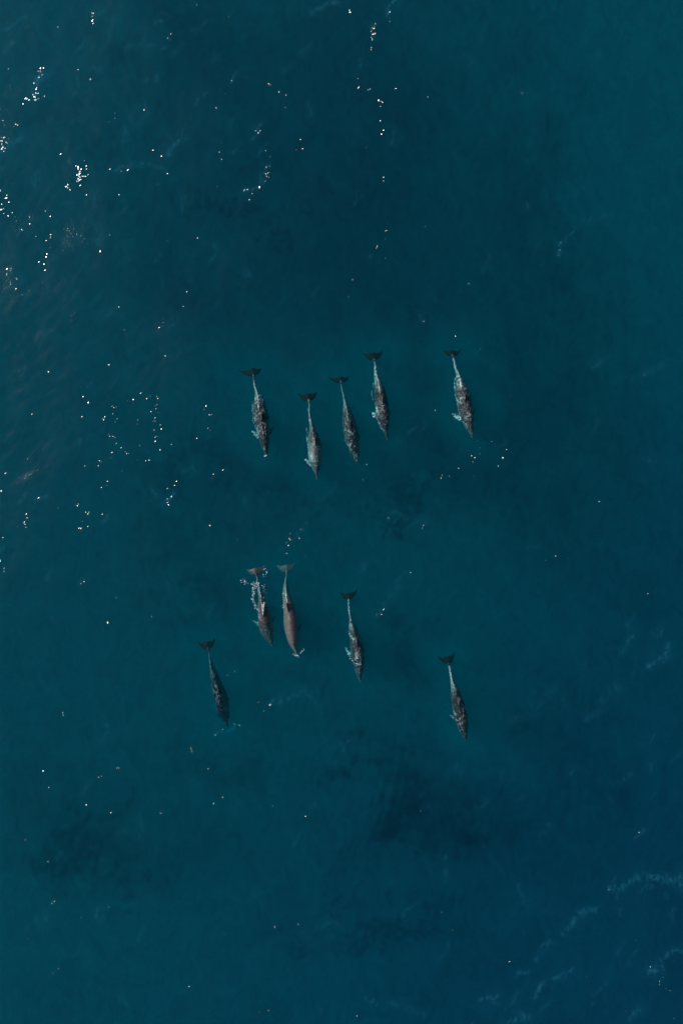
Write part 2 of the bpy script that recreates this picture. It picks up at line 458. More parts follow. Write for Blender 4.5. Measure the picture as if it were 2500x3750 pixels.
# ------------------------------------------------------------------ the sea
# sparkle spots, per quarter-view (view px 0..1568 over 1250 photo px): (x, y, size)
Q = {(0, 0): [(425,68,3),(425,98,2),(776,183,2),(787,160,1),(183,335,4),(183,352,2),(163,428,4),(165,458,3),(121,458,3),(210,430,2),(221,390,1),(39,315,1),(76,573,2),(14,662,5),(16,685,3),(357,320,1),(284,702,1.5),(368,785,6),(360,808,4),(392,767,2),(365,830,1),(313,850,2),(313,865,2),(406,800,1),(396,895,1),(550,885,1.5),(589,776,2),(557,785,1),(506,778,1),(741,717,1),(768,793,1.5),(703,688,1),(660,505,1),(492,562,2),(527,517,1),(529,543,1),(59,848,1),(36,898,2.5),(5,880,1),(14,958,3),(45,985,1.5),(60,980,1),(70,997,1),(78,1018,1),(101,1052,2),(136,1028,1),(232,992,1),(208,970,1),(231,1090,2),(212,1110,1.5),(230,1138,1),(218,1165,2),(181,1221,2),(209,1210,1.5),(207,1242,1),(32,1238,1.5),(75,1280,1),(84,1300,1.5),(74,1328,1.5),(104,1353,1),(1242,392,2),(1284,430,1.5),(1315,437,1),(1307,492,1),(1190,610,2),(1175,602,1),(1196,575,1),(1383,656,1.5),(1354,688,1.5),(1391,680,1),(1219,690,1),(1237,718,1),(1231,770,2),(1228,800,2.5),(1224,812,2),(1190,850,2),(1165,865,1),(1123,884,2),(1138,870,1.5),(1148,900,1.5),(1160,890,1),(998,858,1),(995,498,1),(1038,434,1),(1065,372,1),(1016,660,1),(909,1097,1.5),(768,1104,1),(503,1083,1),(463,1157,1),(548,1412,1),(571,1515,1),(733,1507,1),(858,1340,1),(844,1405,1),(1017,735,.8),(1010,700,.8),(745,62,.7),(905,25,.7)],
 (1250, 0): [(38,48,2),(42,63,1),(217,62,1.5),(220,98,2),(147,128,3),(144,148,3),(143,170,2),(143,182,1),(139,235,2),(77,363,1),(78,398,1),(78,410,1.5),(130,407,1),(123,415,1),(250,413,1.5),(176,463,2.5),(179,495,1.5),(173,557,1.5),(190,600,1.5),(185,615,1.5),(113,678,1),(191,820,1.8),(204,1068,1.8),(201,1098,1),(162,1130,2),(180,1206,1.5),(203,1185,1),(54,1284,1),(31,1362,1),(386,1038,1),(585,1302,1),(1012,1118,1.5),(1003,1135,1.5),(996,1160,1.5),(376,1478,1),(526,1540,1),(830,427,.7),(1087,588,.7),(1495,138,.7)],
 (0, 1250): [(226,142,1.2),(500,105,1),(148,330,1.2),(379,246,1.2),(408,282,1),(377,348,1.2),(29,613,1.3),(6,682,1.8),(642,236,1.5),(684,252,1.5),(722,250,1.5),(728,262,1),(718,275,1.5),(714,292,1.2),(716,310,1.5),(727,337,1.2),(690,332,1.2),(715,355,2),(703,365,1.2),(735,395,1.2),(706,410,1),(723,430,1.2),(708,456,1.8),(738,405,1),(608,262,1.8),(585,273,1),(530,290,1.8),(515,300,1.5),(517,322,1.2),(475,352,2),(482,360,1.2),(533,376,2),(526,393,1.5),(510,400,1),(495,430,1.5),(505,442,1.5),(518,430,1.2),(530,442,1),(535,470,1),(557,487,1),(575,495,1.2),(579,515,1),(640,496,1.5),(629,362,1.2),(632,380,.8),(672,262,1),(590,517,1),(630,548,1.2),(685,540,1.2),(668,548,.8),(787,473,1),(735,495,.8),(545,500,.8),(513,513,1.5),(468,555,1.8),(453,570,1.5),(390,576,1.2),(560,593,1.2),(496,637,1.3),(490,670,1.5),(468,672,1),(361,760,1.8),(351,750,1),(272,767,1),(402,790,1.8),(413,785,1),(471,793,1),(376,840,2),(364,857,1.2),(407,852,1),(122,805,1.5),(124,830,1.8),(119,846,1.8),(180,717,1),(14,912,1.3),(4,1013,2),(18,1053,1.8),(945,298,2),(940,310,1.8),(967,333,1.8),(960,395,1.5),(963,403,1.5),(905,445,1),(1026,598,1.5),(980,610,1),(974,631,1),(803,660,1.5),(810,642,1),(773,680,1.2),(787,712,1),(768,722,1),(772,743,1.8),(690,733,1.2),(964,840,1.8),(370,1110,2),(384,1105,1.2),(492,1291,1.5),(839,1280,1.2),(1089,910,1),(1406,843,1.2),(1380,862,1),(1333,885,1),(1335,912,1.8),(1322,926,1.8),(1376,908,1.5),(1315,975,1.2),(533,1180,1),(698,1263,.8),(1070,1528,1.2),(1040,1540,1.2),(1248,1467,.8),(1122,1385,.8),(545,1425,.8),(44,1212,.8)],
 (1250, 1250): [(457,618,2),(380,853,2),(118,560,1.2),(100,634,1),(598,520,1.2),(604,538,1.4),(604,554,1),(538,577,1.3),(636,518,1),(760,505,1.4),(740,533,1.6),(748,582,1.2),(743,647,1),(718,573,.8),(640,488,1),(630,455,.8),(692,458,.8),(605,620,.8),(495,618,.8),(775,252,1),(432,312,1),(891,215,.8),(309,1060,1.3),(190,1232,1.5),(185,1242,1.3),(161,1253,1),(1033,996,.8),(1408,1161,1),(1381,1227,.8),(640,33,1),(615,70,1),(1387,152,1),(1320,632,.8),(216,810,.8),(982,984,.7),(938,1005,.7)],
 (0, 2500): [(510,10,1.2),(287,136,1),(288,154,1),(145,97,.8),(976,252,1.5),(992,240,1.5),(1011,234,1),(1043,226,1.5),(1066,212,1.2),(1092,208,1),(1147,247,1.3),(880,309,1.6),(952,406,1.4),(1207,128,1.2),(1245,96,1.2),(1237,107,1),(1188,92,.8),(198,395,1.3),(228,480,1),(537,392,1),(546,392,1),(560,356,.8),(453,435,1),(469,431,.8),(397,551,1.2),(507,589,1.3),(738,597,1),(980,555,1),(1020,530,1),(224,819,1.2),(120,722,.8),(252,1000,1.4),(240,1015,1),(499,1037,1.2),(602,1017,1),(535,995,.8),(1399,621,1.5),(1253,564,1),(1471,642,.8),(245,1332,1),(271,1315,1),(861,1404,1.3),(1369,1105,1),(1190,1510,1),(1233,1507,1),(1473,1513,1),(1260,1122,.8),(1033,1155,.8)],
 (1250, 2500): [(366,583,1.2),(374,693,.8),(768,1278,1.6),(733,1301,1.4),(508,1133,1),(462,1056,.8),(182,1114,.8),(10,1186,.8),(30,1178,.8),(1186,46,.8),(1231,942,1.2),(1363,686,1),(301,1262,.8),(71,1531,1.2),(1478,1320,1),(1457,1370,1),(1459,1385,1),(1418,1305,1),(1412,1317,.8),(1485,1402,.8),(1505,1415,.8),(511,1390,.8),(602,1560,.8),(1095,479,.7),(1110,400,.7)]}
SPOTS = []
for (ox, oy), lst in Q.items():
    for (x, y, s_) in lst:
        SPOTS.append((ox + x * 0.7972, oy + y * 0.7972, s_))
# crest streaks (photo px polylines, width px, strength)
def qv(ox, oy, pts):
    return [(ox + x * .7972, oy + y * .7972) for x, y in pts]
STREAKS = [
 (qv(1250, 2500, [(1028,1142),(1060,1100),(1130,1050),(1172,1038)]), 9, 1.0), (qv(1250, 2500, [(1240,955),(1330,910),(1440,885),(1500,910),(1565,930)]), 11, .9),
 (qv(1250, 2500, [(1370,970),(1430,930)]), 9, .5), (qv(1250, 2500, [(1540,900),(1560,870)]), 9, .9), (qv(1250, 2500, [(905,1270),(920,1215),(960,1200)]), 9, .5),
 (qv(1250, 2500, [(980,1365),(1010,1340),(1050,1322)]), 9, .8), (qv(1250, 2500, [(885,1435),(905,1400),(930,1385)]), 9, .8), (qv(1250, 2500, [(640,1452),(690,1450),(712,1436)]), 8, .7),
 (qv(1250, 2500, [(655,1480),(685,1465),(720,1475)]), 8, .5), (qv(1250, 2500, [(1475,1270),(1510,1240),(1568,1220)]), 9, .8), (qv(1250, 2500, [(760,1565),(800,1550),(850,1530)]), 11, .9),
 (qv(1250, 2500, [(1318,1532),(1345,1515),(1372,1505)]), 9, .9), (qv(1250, 2500, [(1405,1330),(1430,1310),(1460,1300)]), 10, 1.0), (qv(1250, 2500, [(110,1465),(170,1470)]), 9, .6),
 (qv(1250, 2500, [(215,1480),(330,1502),(370,1530)]), 9, .4), (qv(1250, 2500, [(805,1345),(850,1325)]), 8, .6), (qv(1250, 2500, [(785,1480),(800,1440)]), 8, .5),
 (qv(1250, 2500, [(1200,80),(1240,40),(1260,20)]), 14, .4), (qv(1250, 2500, [(900,110),(970,40)]), 9, .3), (qv(1250, 2500, [(780,180),(890,150)]), 9, .3),
 (qv(1250, 2500, [(1355,720),(1380,685)]), 7, .6), (qv(1250, 2500, [(1130,160),(1165,130)]), 14, .4), (qv(1250, 2500, [(925,690),(960,650)]), 9, .35),
 (qv(1250, 1250, [(1408,1490),(1440,1460),(1485,1452),(1500,1405)]), 10, 1.0), (qv(1250, 1250, [(1308,1372),(1335,1350)]), 8, .7), (qv(1250, 1250, [(1310,1370),(1290,1420)]), 10, .4),
 (qv(1250, 1250, [(1390,150),(1440,120)]), 7, .5), (qv(1250, 1250, [(1460,120),(1480,90)]), 9, .4), (qv(1250, 1250, [(1400,550),(1440,540)]), 9, .4), (qv(1250, 1250, [(240,790),(330,820),(390,840)]), 8, .4),
 (qv(1250, 1250, [(300,1060),(240,1150),(160,1255)]), 8, .35), (qv(1250, 1250, [(1440,1340),(1480,1320)]), 12, .5),
 (qv(0, 0, [(775,705),(800,670),(835,635)]), 10, .8), (qv(0, 0, [(540,785),(600,745),(650,750)]), 7, .9), (qv(0, 0, [(650,760),(760,765)]), 6, .5), (qv(0, 0, [(40,135),(80,95),(110,90)]), 7, .7),
 (qv(0, 0, [(22,245),(45,190)]), 7, .6), (qv(0, 0, [(1428,60),(1440,40),(1500,22),(1568,20)]), 7, .7), (qv(0, 0, [(1065,372),(1088,335)]), 5, .8), (qv(0, 0, [(160,420),(175,360),(215,345)]), 9, .9),
 (qv(0, 0, [(5,700),(60,650),(100,630)]), 9, .7), (qv(0, 0, [(1155,635),(1180,590),(1200,570)]), 7, .7), (qv(0, 0, [(1225,770),(1190,850),(1120,880)]), 7, .7), (qv(0, 0, [(720,120),(738,95)]), 6, .6),
 (qv(0, 0, [(590,212),(655,200)]), 6, .45), (qv(0, 0, [(675,220),(765,212)]), 6, .45), (qv(0, 0, [(365,215),(370,190)]), 9, .5), (qv(0, 0, [(415,318),(455,312)]), 8, .5), (qv(0, 0, [(150,850),(180,790)]), 10, .5),
 (qv(0, 0, [(720,380),(730,345)]), 6, .5), (qv(0, 0, [(565,650),(575,600)]), 9, .6), (qv(0, 0, [(430,70),(480,40)]), 6, .5), (qv(0, 0, [(1125,1275),(1145,1255)]), 7, .6), (qv(0, 0, [(1400,240),(1420,215)]), 12, .4),
 (qv(0, 0, [(460,1130),(475,1090)]), 8, .4), (qv(0, 0, [(490,1450),(515,1435)]), 8, .5), (qv(0, 0, [(770,1500),(800,1480)]), 9, .4), (qv(0, 0, [(900,140),(940,110)]), 8, .4), (qv(0, 0, [(1060,700),(1100,690)]), 6, .5),
 (qv(1250, 0, [(200,70),(225,40),(258,-5)]), 6, 1.0), (qv(1250, 0, [(992,1170),(1000,1140),(1015,1112)]), 4, 1.3), (qv(1250, 0, [(1015,1112),(1060,1050)]), 8, .6), (qv(1250, 0, [(1120,1015),(1180,1000),(1240,987)]), 8, .4),
 (qv(1250, 0, [(70,340),(90,275)]), 7, .4), (qv(1250, 0, [(140,180),(148,110)]), 6, .6), (qv(1250, 0, [(230,660),(240,620)]), 10, .35), (qv(1250, 0, [(376,1480),(372,1455)]), 6, .7), (qv(1250, 0, [(118,1190),(125,1180)]), 5, .6),
 (qv(1250, 0, [(895,1130),(920,1110)]), 9, .3),
 (qv(0, 1250, [(95,740),(115,710)]), 8, .6), (qv(0, 1250, [(170,722),(205,700)]), 7, .7), (qv(0, 1250, [(360,480),(375,450)]), 7, .5), (qv(0, 1250, [(695,690),(715,715)]), 5, .7), (qv(0, 1250, [(765,730),(790,700)]), 5, .8),
 (qv(0, 1250, [(840,600),(880,575),(895,560)]), 9, .4), (qv(0, 1250, [(225,1090),(232,1060)]), 8, .4), (qv(0, 1250, [(470,820),(490,795)]), 7, .5), (qv(0, 1250, [(1290,960),(1340,910),(1400,870)]), 5, .5),
 (qv(0, 1250, [(1100,715),(1140,750)]), 9, .3), (qv(0, 1250, [(1470,720),(1530,690)]), 9, .25), (qv(0, 1250, [(395,1085),(372,1112)]), 6, .5), (qv(0, 1250, [(5,980),(20,940)]), 8, .5),
 (qv(0, 2500, [(1280,90),(1330,60),(1400,50),(1440,72)]), 10, .5), (qv(0, 2500, [(540,1445),(590,1480)]), 7, .4), (qv(0, 2500, [(210,1090),(215,1060)]), 8, .5), (qv(0, 2500, [(446,1075),(452,1040)]), 8, .5),
 (qv(0, 2500, [(275,810),(280,780)]), 9, .4), (qv(0, 2500, [(1230,110),(1260,90)]), 5, .8), (qv(0, 2500, [(970,255),(1060,220)]), 4, .8), (qv(0, 2500, [(390,510),(405,470)]), 8, .35),
 (qv(0, 2500, [(1400,1150),(1450,1110),(1560,1110)]), 10, .3), (qv(0, 2500, [(540,700),(580,680)]), 9, .3),
]
# water colour: (x, y, rx, ry, amount) dark (+) and light (-) patches
MURK = [(1450,2860,115,130,.66),(1560,2990,190,80,.42),(260,3130,170,90,.48),(1010,1755,170,85,.52),(1035,1540,55,120,.3),(800,2280,110,130,.5),
 (1880,700,120,480,.26),(1300,420,330,520,.24),(1000,650,420,480,.16),(650,170,160,200,.25),(830,740,130,50,.36),(2000,1650,200,420,.16),(1400,2390,150,80,.40),
 (1380,3420,200,45,.42),(110,2880,170,110,.2),(1500,1600,320,240,.16),(2080,2850,120,260,.2),(690,1700,110,60,.38),(1240,3180,90,130,.3),(860,2790,140,60,.25),
 (230,490,90,90,.34),(640,1960,130,90,.16),(1470,1810,80,45,.42),(2350,1760,110,60,.15),(560,2780,160,90,.15),(900,2150,80,110,.12),(480,900,230,120,.14),
 (1900,1450,350,300,.16),(1450,1050,300,300,.12),(420,3130,180,120,.2),(950,3350,120,50,.12),(1750,3350,500,250,.08),
 (1410,2030,190,150,-.34),(1450,1990,90,70,-.12),(60,1900,260,900,-.22),(60,600,220,700,-.25),(1150,2720,330,200,-.16),(700,3400,600,260,-.14),(2400,500,260,800,-.20),(1250,3080,60,300,-.10),(420,2500,380,260,-.12),(1720,2080,300,150,-.10)]


def axis(lo, hi, step, far):
    core = list(np.arange(lo, hi + step / 2, step))
    out, g = [], step
    x = core[-1]
    while x < far:
        g *= 1.35
        x += g
        out.append(x)
    left = [-v for v in out[::-1]] if abs(lo + hi) < 1e-6 else None
    return np.array(left + core + out)


GS = 0.030
xs = axis(-10.8, 10.8, GS, 260)
ys = axis(-15.6, 15.6, GS, 260)
X, Y = np.meshgrid(xs, ys)
nx, ny = len(xs), len(ys)
PX, PY = X / S + 1250, 1875 - Y / S
near = np.exp(-np.maximum(0, np.maximum(np.abs(X) - 12, np.abs(Y) - 17)) / 20)
# gentle swell and chop as real geometry
Zs = (0.018 * fourier(X, Y, 4.2, seed=3, stretch=(1, 1.3)) + 0.005 * fourier(X, Y, 1.3, seed=4) + 0.0016 * fourier(X, Y, 0.45, 40, seed=5)) * near
# chop attribute: where small capillary ripples stand steep enough to catch the sun
chop = 0.55 + 0.35 * np.clip(fourier(X, Y, 2.2, seed=8), -1, 2)
# steep little wavelets: slope vectors, some of which flash the sun at the camera
facet = np.zeros(X.shape + (3,))
rs = random.Random(4)
SD = np.array(sdir)


def flash_slope(x, y):
    v = np.array([-x, -y, ALT])
    h_ = SD + v / np.linalg.norm(v)
    return h_[0] / h_[2], h_[1] / h_[2]      # slope of a wave face mirroring the sun, as (-dz/dx, -dz/dy)


def put_facet(x, y, k, turn=0.0):
    i = int(np.clip(np.searchsorted(xs, x - GS / 2), 1, nx - 2))
    j = int(np.clip(np.searchsorted(ys, y - GS / 2), 1, ny - 2))
    a_, b_ = flash_slope(xs[i], ys[j])
    c_, s_ = math.cos(turn), math.sin(turn)
    facet[j, i, 0] = k * (a_ * c_ - b_ * s_)
    facet[j, i, 1] = k * (a_ * s_ + b_ * c_)


for (sx, sy, s_) in SPOTS:
    x0, y0 = (sx - 1250) * S, (1875 - sy) * S
    if s_ <= 1.05:
        put_facet(x0, y0, rs.uniform(1.05, 1.18) if s_ > .9 else rs.uniform(.97, 1.04))
    else:
        for _ in range(int(round(1 + 1.4 * (s_ - 1) ** 1.5))):
            rr_ = s_ * .022
            put_facet(x0 + rs.gauss(0, rr_) * .6, y0 + rs.gauss(0, rr_) * 1.3, rs.uniform(1.08, 1.35), rs.gauss(0, .02))
for _ in range(1100):                         # the rest of the small chop, facing anywhere
    x0, y0 = rs.uniform(-10.5, 10.5), rs.uniform(-15.5, 15.5)
    put_facet(x0, y0, rs.uniform(.2, 1.5), rs.uniform(.12, 6.1))
sheen = np.zeros_like(X)  # sky sheen along the crests, mixed in as colour
rw = random.Random(77)
for _ in range(620):                          # short faint streaks of the same kind all over, most at the upper left
    wx_, wy_ = rw.uniform(-100, 2600), rw.uniform(-100, 3850)
    pr_ = .10 + .8 * math.exp(-((wx_ - 300) / 700) ** 2 - ((wy_ - 500) / 800) ** 2) + .6 * math.exp(-((wx_ - 2100) / 600) ** 2 - ((wy_ - 3200) / 650) ** 2)
    if rw.random() > pr_:
        continue
    an, ln_ = R(rw.gauss(62, 22)), rw.uniform(15, 75)
    ca, sa_ = math.cos(an) * ln_, -math.sin(an) * ln_
    k_ = rw.gauss(0, .25) * ln_
    STREAKS.append(([(wx_, wy_), (wx_ + ca / 2 + k_ * .5, wy_ + sa_ / 2), (wx_ + ca, wy_ + sa_)], rw.uniform(3, 8), rw.uniform(.15, .5)))
for pts, wd, st in STREAKS:
    for (a, b) in zip(pts[:-1], pts[1:]):
        ax_, ay_ = (a[0] - 1250) * S, (1875 - a[1]) * S
        bx_, by_ = (b[0] - 1250) * S, (1875 - b[1]) * S
        w = wd * S * (.85 if wd > 6 else .9)
        i0, i1 = np.searchsorted(xs, [min(ax_, bx_) - 5 * w, max(ax_, bx_) + 5 * w])
        j0, j1 = np.searchsorted(ys, [min(ay_, by_) - 5 * w, max(ay_, by_) + 5 * w])
        sl = (slice(j0, j1), slice(i0, i1))
        dx, dy = bx_ - ax_, by_ - ay_
        x_ = X[sl] + .05 * np.sin(Y[sl] * 9)
        y_ = Y[sl] + .05 * np.sin(X[sl] * 7)
        t_ = np.clip(((x_ - ax_) * dx + (y_ - ay_) * dy) / (dx * dx + dy * dy + 1e-9), 0, 1)
        dd = np.hypot(x_ - ax_ - t_ * dx, y_ - ay_ - t_ * dy)
        g = (0.65 * np.exp(-dd ** 2 / (2 * w * w)) + .35 * np.exp(-dd / (2.2 * w))) * st
        sheen[sl] = np.maximum(sheen[sl], g)
# tint
wx = PX + 55 * fourier(X, Y, 2.6, seed=21) + 27 * fourier(X, Y, .35, 60, seed=25, stretch=(.7, 1.5)) + 26 * fourier(X, Y, .8, 40, seed=22)
wy = PY + 55 * fourier(X, Y, 2.6, seed=23) + 27 * fourier(X, Y, .35, 60, seed=26) + 26 * fourier(X, Y, .8, 40, seed=24)
mk = np.zeros_like(X)
for (mx, my, rx, ry, am) in MURK:
    mk += am * np.exp(-(((wx - mx) / rx) ** 2 + ((wy - my) / ry) ** 2) / 1.6)
mk += 0.035 * fourier(X, Y, 5.0, seed=31) + 0.028 * fourier(X, Y, 1.1, 40, seed=32, stretch=(1, 1.8)) + .02 * fourier(X, Y, .45, 60, seed=33, stretch=(.7, 1.8))
val = np.clip(0.965 - 0.50 * mk, 0.42, 1.0)
blue = np.clip((PX - 1250) / 1250 * 0.55 + (PY - 2300) / 1450 * 0.6, 0, 1)      # sky reflection to the lower right, painted as a bluer tint
green = val * (1 - 0.15 * blue)
bluec = (val ** 0.84) * (1 - .03 * blue)

# round each animal the sea surface is pushed down by its back and fins, so that the body parts it
soft = np.full(X.shape, 9.0)


def soften(cx, cy, rad=1.5):
    i0, i1 = np.searchsorted(xs, [cx - rad, cx + rad])
    j0, j1 = np.searchsorted(ys, [cy - rad, cy + rad])
    sl = (slice(j0, j1), slice(i0, i1))
    soft[sl] = np.minimum(soft[sl], np.hypot(X[sl] - cx, Y[sl] - cy))


Zw = Zs.copy()                                 # undisturbed waves: the ripples keep their slopes
for d in D:
    ob = d['obj']
    nv_ = len(ob.data.vertices)
    co = np.empty(nv_ * 3)
    no_ = np.empty(nv_ * 3)
    ob.data.vertices.foreach_get('co', co)
    ob.data.vertices.foreach_get('normal', no_)
    up_ = no_.reshape(-1, 3)[:, 2] > -0.15
    co = co.reshape(-1, 3)[up_]
    M = np.array(ob.matrix_world)
    co = co @ M[:3, :3].T + M[:3, 3]
    ii = np.searchsorted(xs, co[:, 0] - GS / 2)
    jj = np.searchsorted(ys, co[:, 1] - GS / 2)
    np.minimum.at(Zs, (jj, ii), co[:, 2] - 0.035)
    key = np.unique(np.round(co[:, :2] / 0.05).astype(int), axis=0) * 0.05
    for cx, cy_ in key:
        soften(cx, cy_)
j0, j1 = np.searchsorted(ys, [-12, 12])
i0, i1 = np.searchsorted(xs, [-8, 8])
z = Zs[j0:j1, i0:i1]
for it in range(2):                            # a small margin, then banks rising back to the waves
    z2 = z.copy()
    for dy in (-1, 0, 1):
        for dx in (-1, 0, 1):
            z2 = np.minimum(z2, np.roll(z, (dy, dx), (0, 1)))
    z = z2
for it in range(26):
    z2 = z.copy()
    for dy, dx in ((-1, 0), (1, 0), (0, 1), (0, -1)):
        z2 = np.minimum(z2, np.roll(z, (dy, dx), (0, 1)) + GS * 0.5)
    for dy, dx in ((-1, -1), (1, 1), (-1, 1), (1, -1)):
        z2 = np.minimum(z2, np.roll(z, (dy, dx), (0, 1)) + GS * 0.7)
    z = z2
Zs[j0:j1, i0:i1] = z
gy_, gx_ = np.gradient(Zw, ys, xs)
wn_ = np.stack([-gx_, -gy_, np.ones_like(gx_)], -1)
wn_ /= np.linalg.norm(wn_, axis=-1, keepdims=True)


def grid_mesh(name, Xg, Yg, Zg, keep=None):
    h, w = Xg.shape
    co = np.stack([Xg, Yg, Zg], -1).reshape(-1, 3).astype(np.float32)
    idx = np.arange(h * w).reshape(h, w)
    f = np.stack([idx[:-1, :-1], idx[:-1, 1:], idx[1:, 1:], idx[1:, :-1]], -1).reshape(-1, 4)
    if keep is not None:
        k = (keep[:-1, :-1] & keep[:-1, 1:] & keep[1:, 1:] & keep[1:, :-1]).reshape(-1)
        f = f[k]
    me = bpy.data.meshes.new(name)
    me.vertices.add(len(co))
    me.vertices.foreach_set('co', co.ravel())
    me.loops.add(len(f) * 4)
    me.loops.foreach_set('vertex_index', f.ravel().astype(np.int32))
    me.polygons.add(len(f))
    me.polygons.foreach_set('loop_start', np.arange(0, len(f) * 4, 4, dtype=np.int32))
    me.polygons.foreach_set('loop_total', np.full(len(f), 4, np.int32))
    me.update()
    me.validate()
    me.polygons.foreach_set('use_smooth', np.ones(len(me.polygons), bool))
    return me


kk = np.clip((soft - .05) / 1.4, 0, 1)
kk = kk * kk * (3 - 2 * kk)
tint = np.stack([1 - (1 - c_) * kk for c_ in (val, green, bluec)] + [np.ones_like(val)], -1)
me = grid_mesh('water', X, Y, Zs)
at = me.attributes.new('wave_normal', 'FLOAT_VECTOR', 'POINT')
at.data.foreach_set('vector', wn_.reshape(-1).astype(np.float32))
at = me.attributes.new('facet', 'FLOAT_VECTOR', 'POINT')
at.data.foreach_set('vector', facet.reshape(-1).astype(np.float32))
for nm, arr in (('chop', chop), ('crest_sheen', sheen)):
    at = me.attributes.new(nm, 'FLOAT', 'POINT')
    at.data.foreach_set('value', arr.ravel().astype(np.float32))
at = me.attributes.new('water_tint', 'FLOAT_COLOR', 'POINT')
at.data.foreach_set('color', tint.reshape(-1).astype(np.float32))

t = NT('sea_surface')
geo = t.n('ShaderNodeNewGeometry').outputs['Position']
a_chop = t.n('ShaderNodeAttribute', {'attribute_name': 'chop'}).outputs['Fac']
a_sheen = t.n('ShaderNodeAttribute', {'attribute_name': 'crest_sheen'}).outputs['Fac']
a_tint = t.n('ShaderNodeAttribute', {'attribute_name': 'water_tint'}).outputs['Color']
st1 = t.mapping(geo, (1.0, 0.75, 1.0), (0, 0, R(20)))
n1 = t.noise(st1, 2.4, 4, 0.6, 0.4)
n2 = t.noise(st1, 16.0, 3, 0.6, 0.3)
n3 = t.noise(geo, 42.0, 2, 0.5)
wnrm = t.n('ShaderNodeAttribute', {'attribute_name': 'wave_normal'}).outputs['Vector']
b1 = t.n('ShaderNodeBump', None, Strength=1.0, Distance=0.0110, Height=n1, Normal=wnrm).outputs[0]
b2 = t.n('ShaderNodeBump', None, Strength=1.0, Distance=0.0065, Height=t.math('MULTIPLY', n2, a_chop), Normal=b1).outputs[0]
b2 = t.n('ShaderNodeBump', None, Strength=1.0, Distance=0.0015, Height=n3, Normal=b2).outputs[0]
fa = t.n('ShaderNodeAttribute', {'attribute_name': 'facet'}).outputs['Vector']
b3 = t.n('ShaderNodeVectorMath', {'operation': 'NORMALIZE'}, i0=t.n('ShaderNodeVectorMath', {'operation': 'ADD'}, i0=b2, i1=fa).outputs[0]).outputs[0]
swirl = t.noise(t.mapping(geo, (1.3, 0.8, 1), (0, 0, R(-15))), 1.7, 7, 0.68, 1.2)
tint_v = t.mixc(1.0, a_tint, t.ramp(swirl, [(0.34, (.84, .84, .86)), (0.62, (1.0, 1.0, 1.0))]), 'MULTIPLY')
tr = t.n('ShaderNodeBsdfTransparent', None, Color=tint_v)
back = t.n('ShaderNodeNewGeometry').outputs['Backfacing']
ior = t.n('ShaderNodeMapRange', None, Value=back, i1=0.0, i2=1.0, i3=1.333, i4=0.75).outputs[0]
fr = t.n('ShaderNodeFresnel', None, IOR=ior, Normal=b3).outputs[0]
gl = t.n('ShaderNodeBsdfGlossy', {'distribution': 'GGX'}, Color=(1, 1, 1, 1), Roughness=0.13, Normal=b3)
m1 = t.n('ShaderNodeMixShader', None, i0=fr, i1=tr.outputs[0], i2=gl.outputs[0])
# pale sky sheen on wave crests, painted as a diffuse blue
wisp = t.noise(t.mapping(geo, (1.6, 1, 1), (0, 0, R(-35))), 6.0, 6, 0.66, 0.6)
wf = t.n('ShaderNodeMapRange', None, Value=wisp, i1=0.40, i2=0.66).outputs[0]
wf = t.math('MULTIPLY', t.math('MULTIPLY', a_sheen, wf), 0.19, True)
df = t.n('ShaderNodeBsdfDiffuse', None, Color=(0.05, 0.36, 0.56, 1))
m2 = t.n('ShaderNodeMixShader', None, i0=wf, i1=m1.outputs[0], i2=df.outputs[0])
t.t.links.new(m2.outputs[0], t.out.inputs[0])
me.materials.append(t.m)
water = bpy.data.objects.new('water', me)
COL.objects.link(water)
water['kind'] = 'structure'
water['label'] = 'dark teal sea surface with fine ripples and scattered sun sparkles'

# the body of water under the surface: a closed box of even turbid water
def box_mesh(name, lo, hi):
    bm = bmesh.new()
    bmesh.ops.create_cube(bm, size=1.0)
    for v in bm.verts:
        v.co = Vector([(lo[k] + hi[k]) / 2 + v.co[k] * (hi[k] - lo[k]) for k in range(3)])
    m = bpy.data.meshes.new(name)
    bm.to_mesh(m)
    bm.free()
    return m


t = NT('sea_water_body')
DEN = 0.62
ss = (0.002, 0.103, 0.146)      # scattering per metre
sa = (1.60, 0.27, 0.24)         # absorption per metre
dens_s = max(ss)
vsn = t.n('ShaderNodeVolumeScatter', None, Color=(ss[0] / dens_s, ss[1] / dens_s, ss[2] / dens_s, 1), Density=dens_s, Anisotropy=0.0)
da = 2.0
van = t.n('ShaderNodeVolumeAbsorption', None, Color=(1 - sa[0] / da, 1 - sa[1] / da, 1 - sa[2] / da, 1), Density=da)
add = t.n('ShaderNodeAddShader', None, i0=vsn.outputs[0], i1=van.outputs[0])
t.t.links.new(add.outputs[0], t.out.inputs['Volume'])
bmx = box_mesh('water_body', (-250, -250, -14), (250, 250, -0.0005))
bmx.materials.append(t.m)
wb = bpy.data.objects.new('water_body', bmx)
COL.objects.link(wb)
wb['kind'] = 'structure'

t = NT('deep_seabed')
geo = t.n('ShaderNodeNewGeometry').outputs['Position']
c = t.ramp(t.noise(geo, 0.3, 5, 0.6), [(0.35, (.02, .03, .035)), (0.7, (.06, .075, .07))])
t.t.links.new(t.n('ShaderNodeBsdfDiffuse', None, Color=c).outputs[0], t.out.inputs[0])
gx = np.linspace(-300, 300, 41)
GX, GY = np.meshgrid(gx, gx)
sb = grid_mesh('seabed', GX, GY, -15 + .5 * fourier(GX, GY, 60, seed=40))
sb.materials.append(t.m)
so = bpy.data.objects.new('seabed', sb)
COL.objects.link(so)
so['kind'] = 'structure'

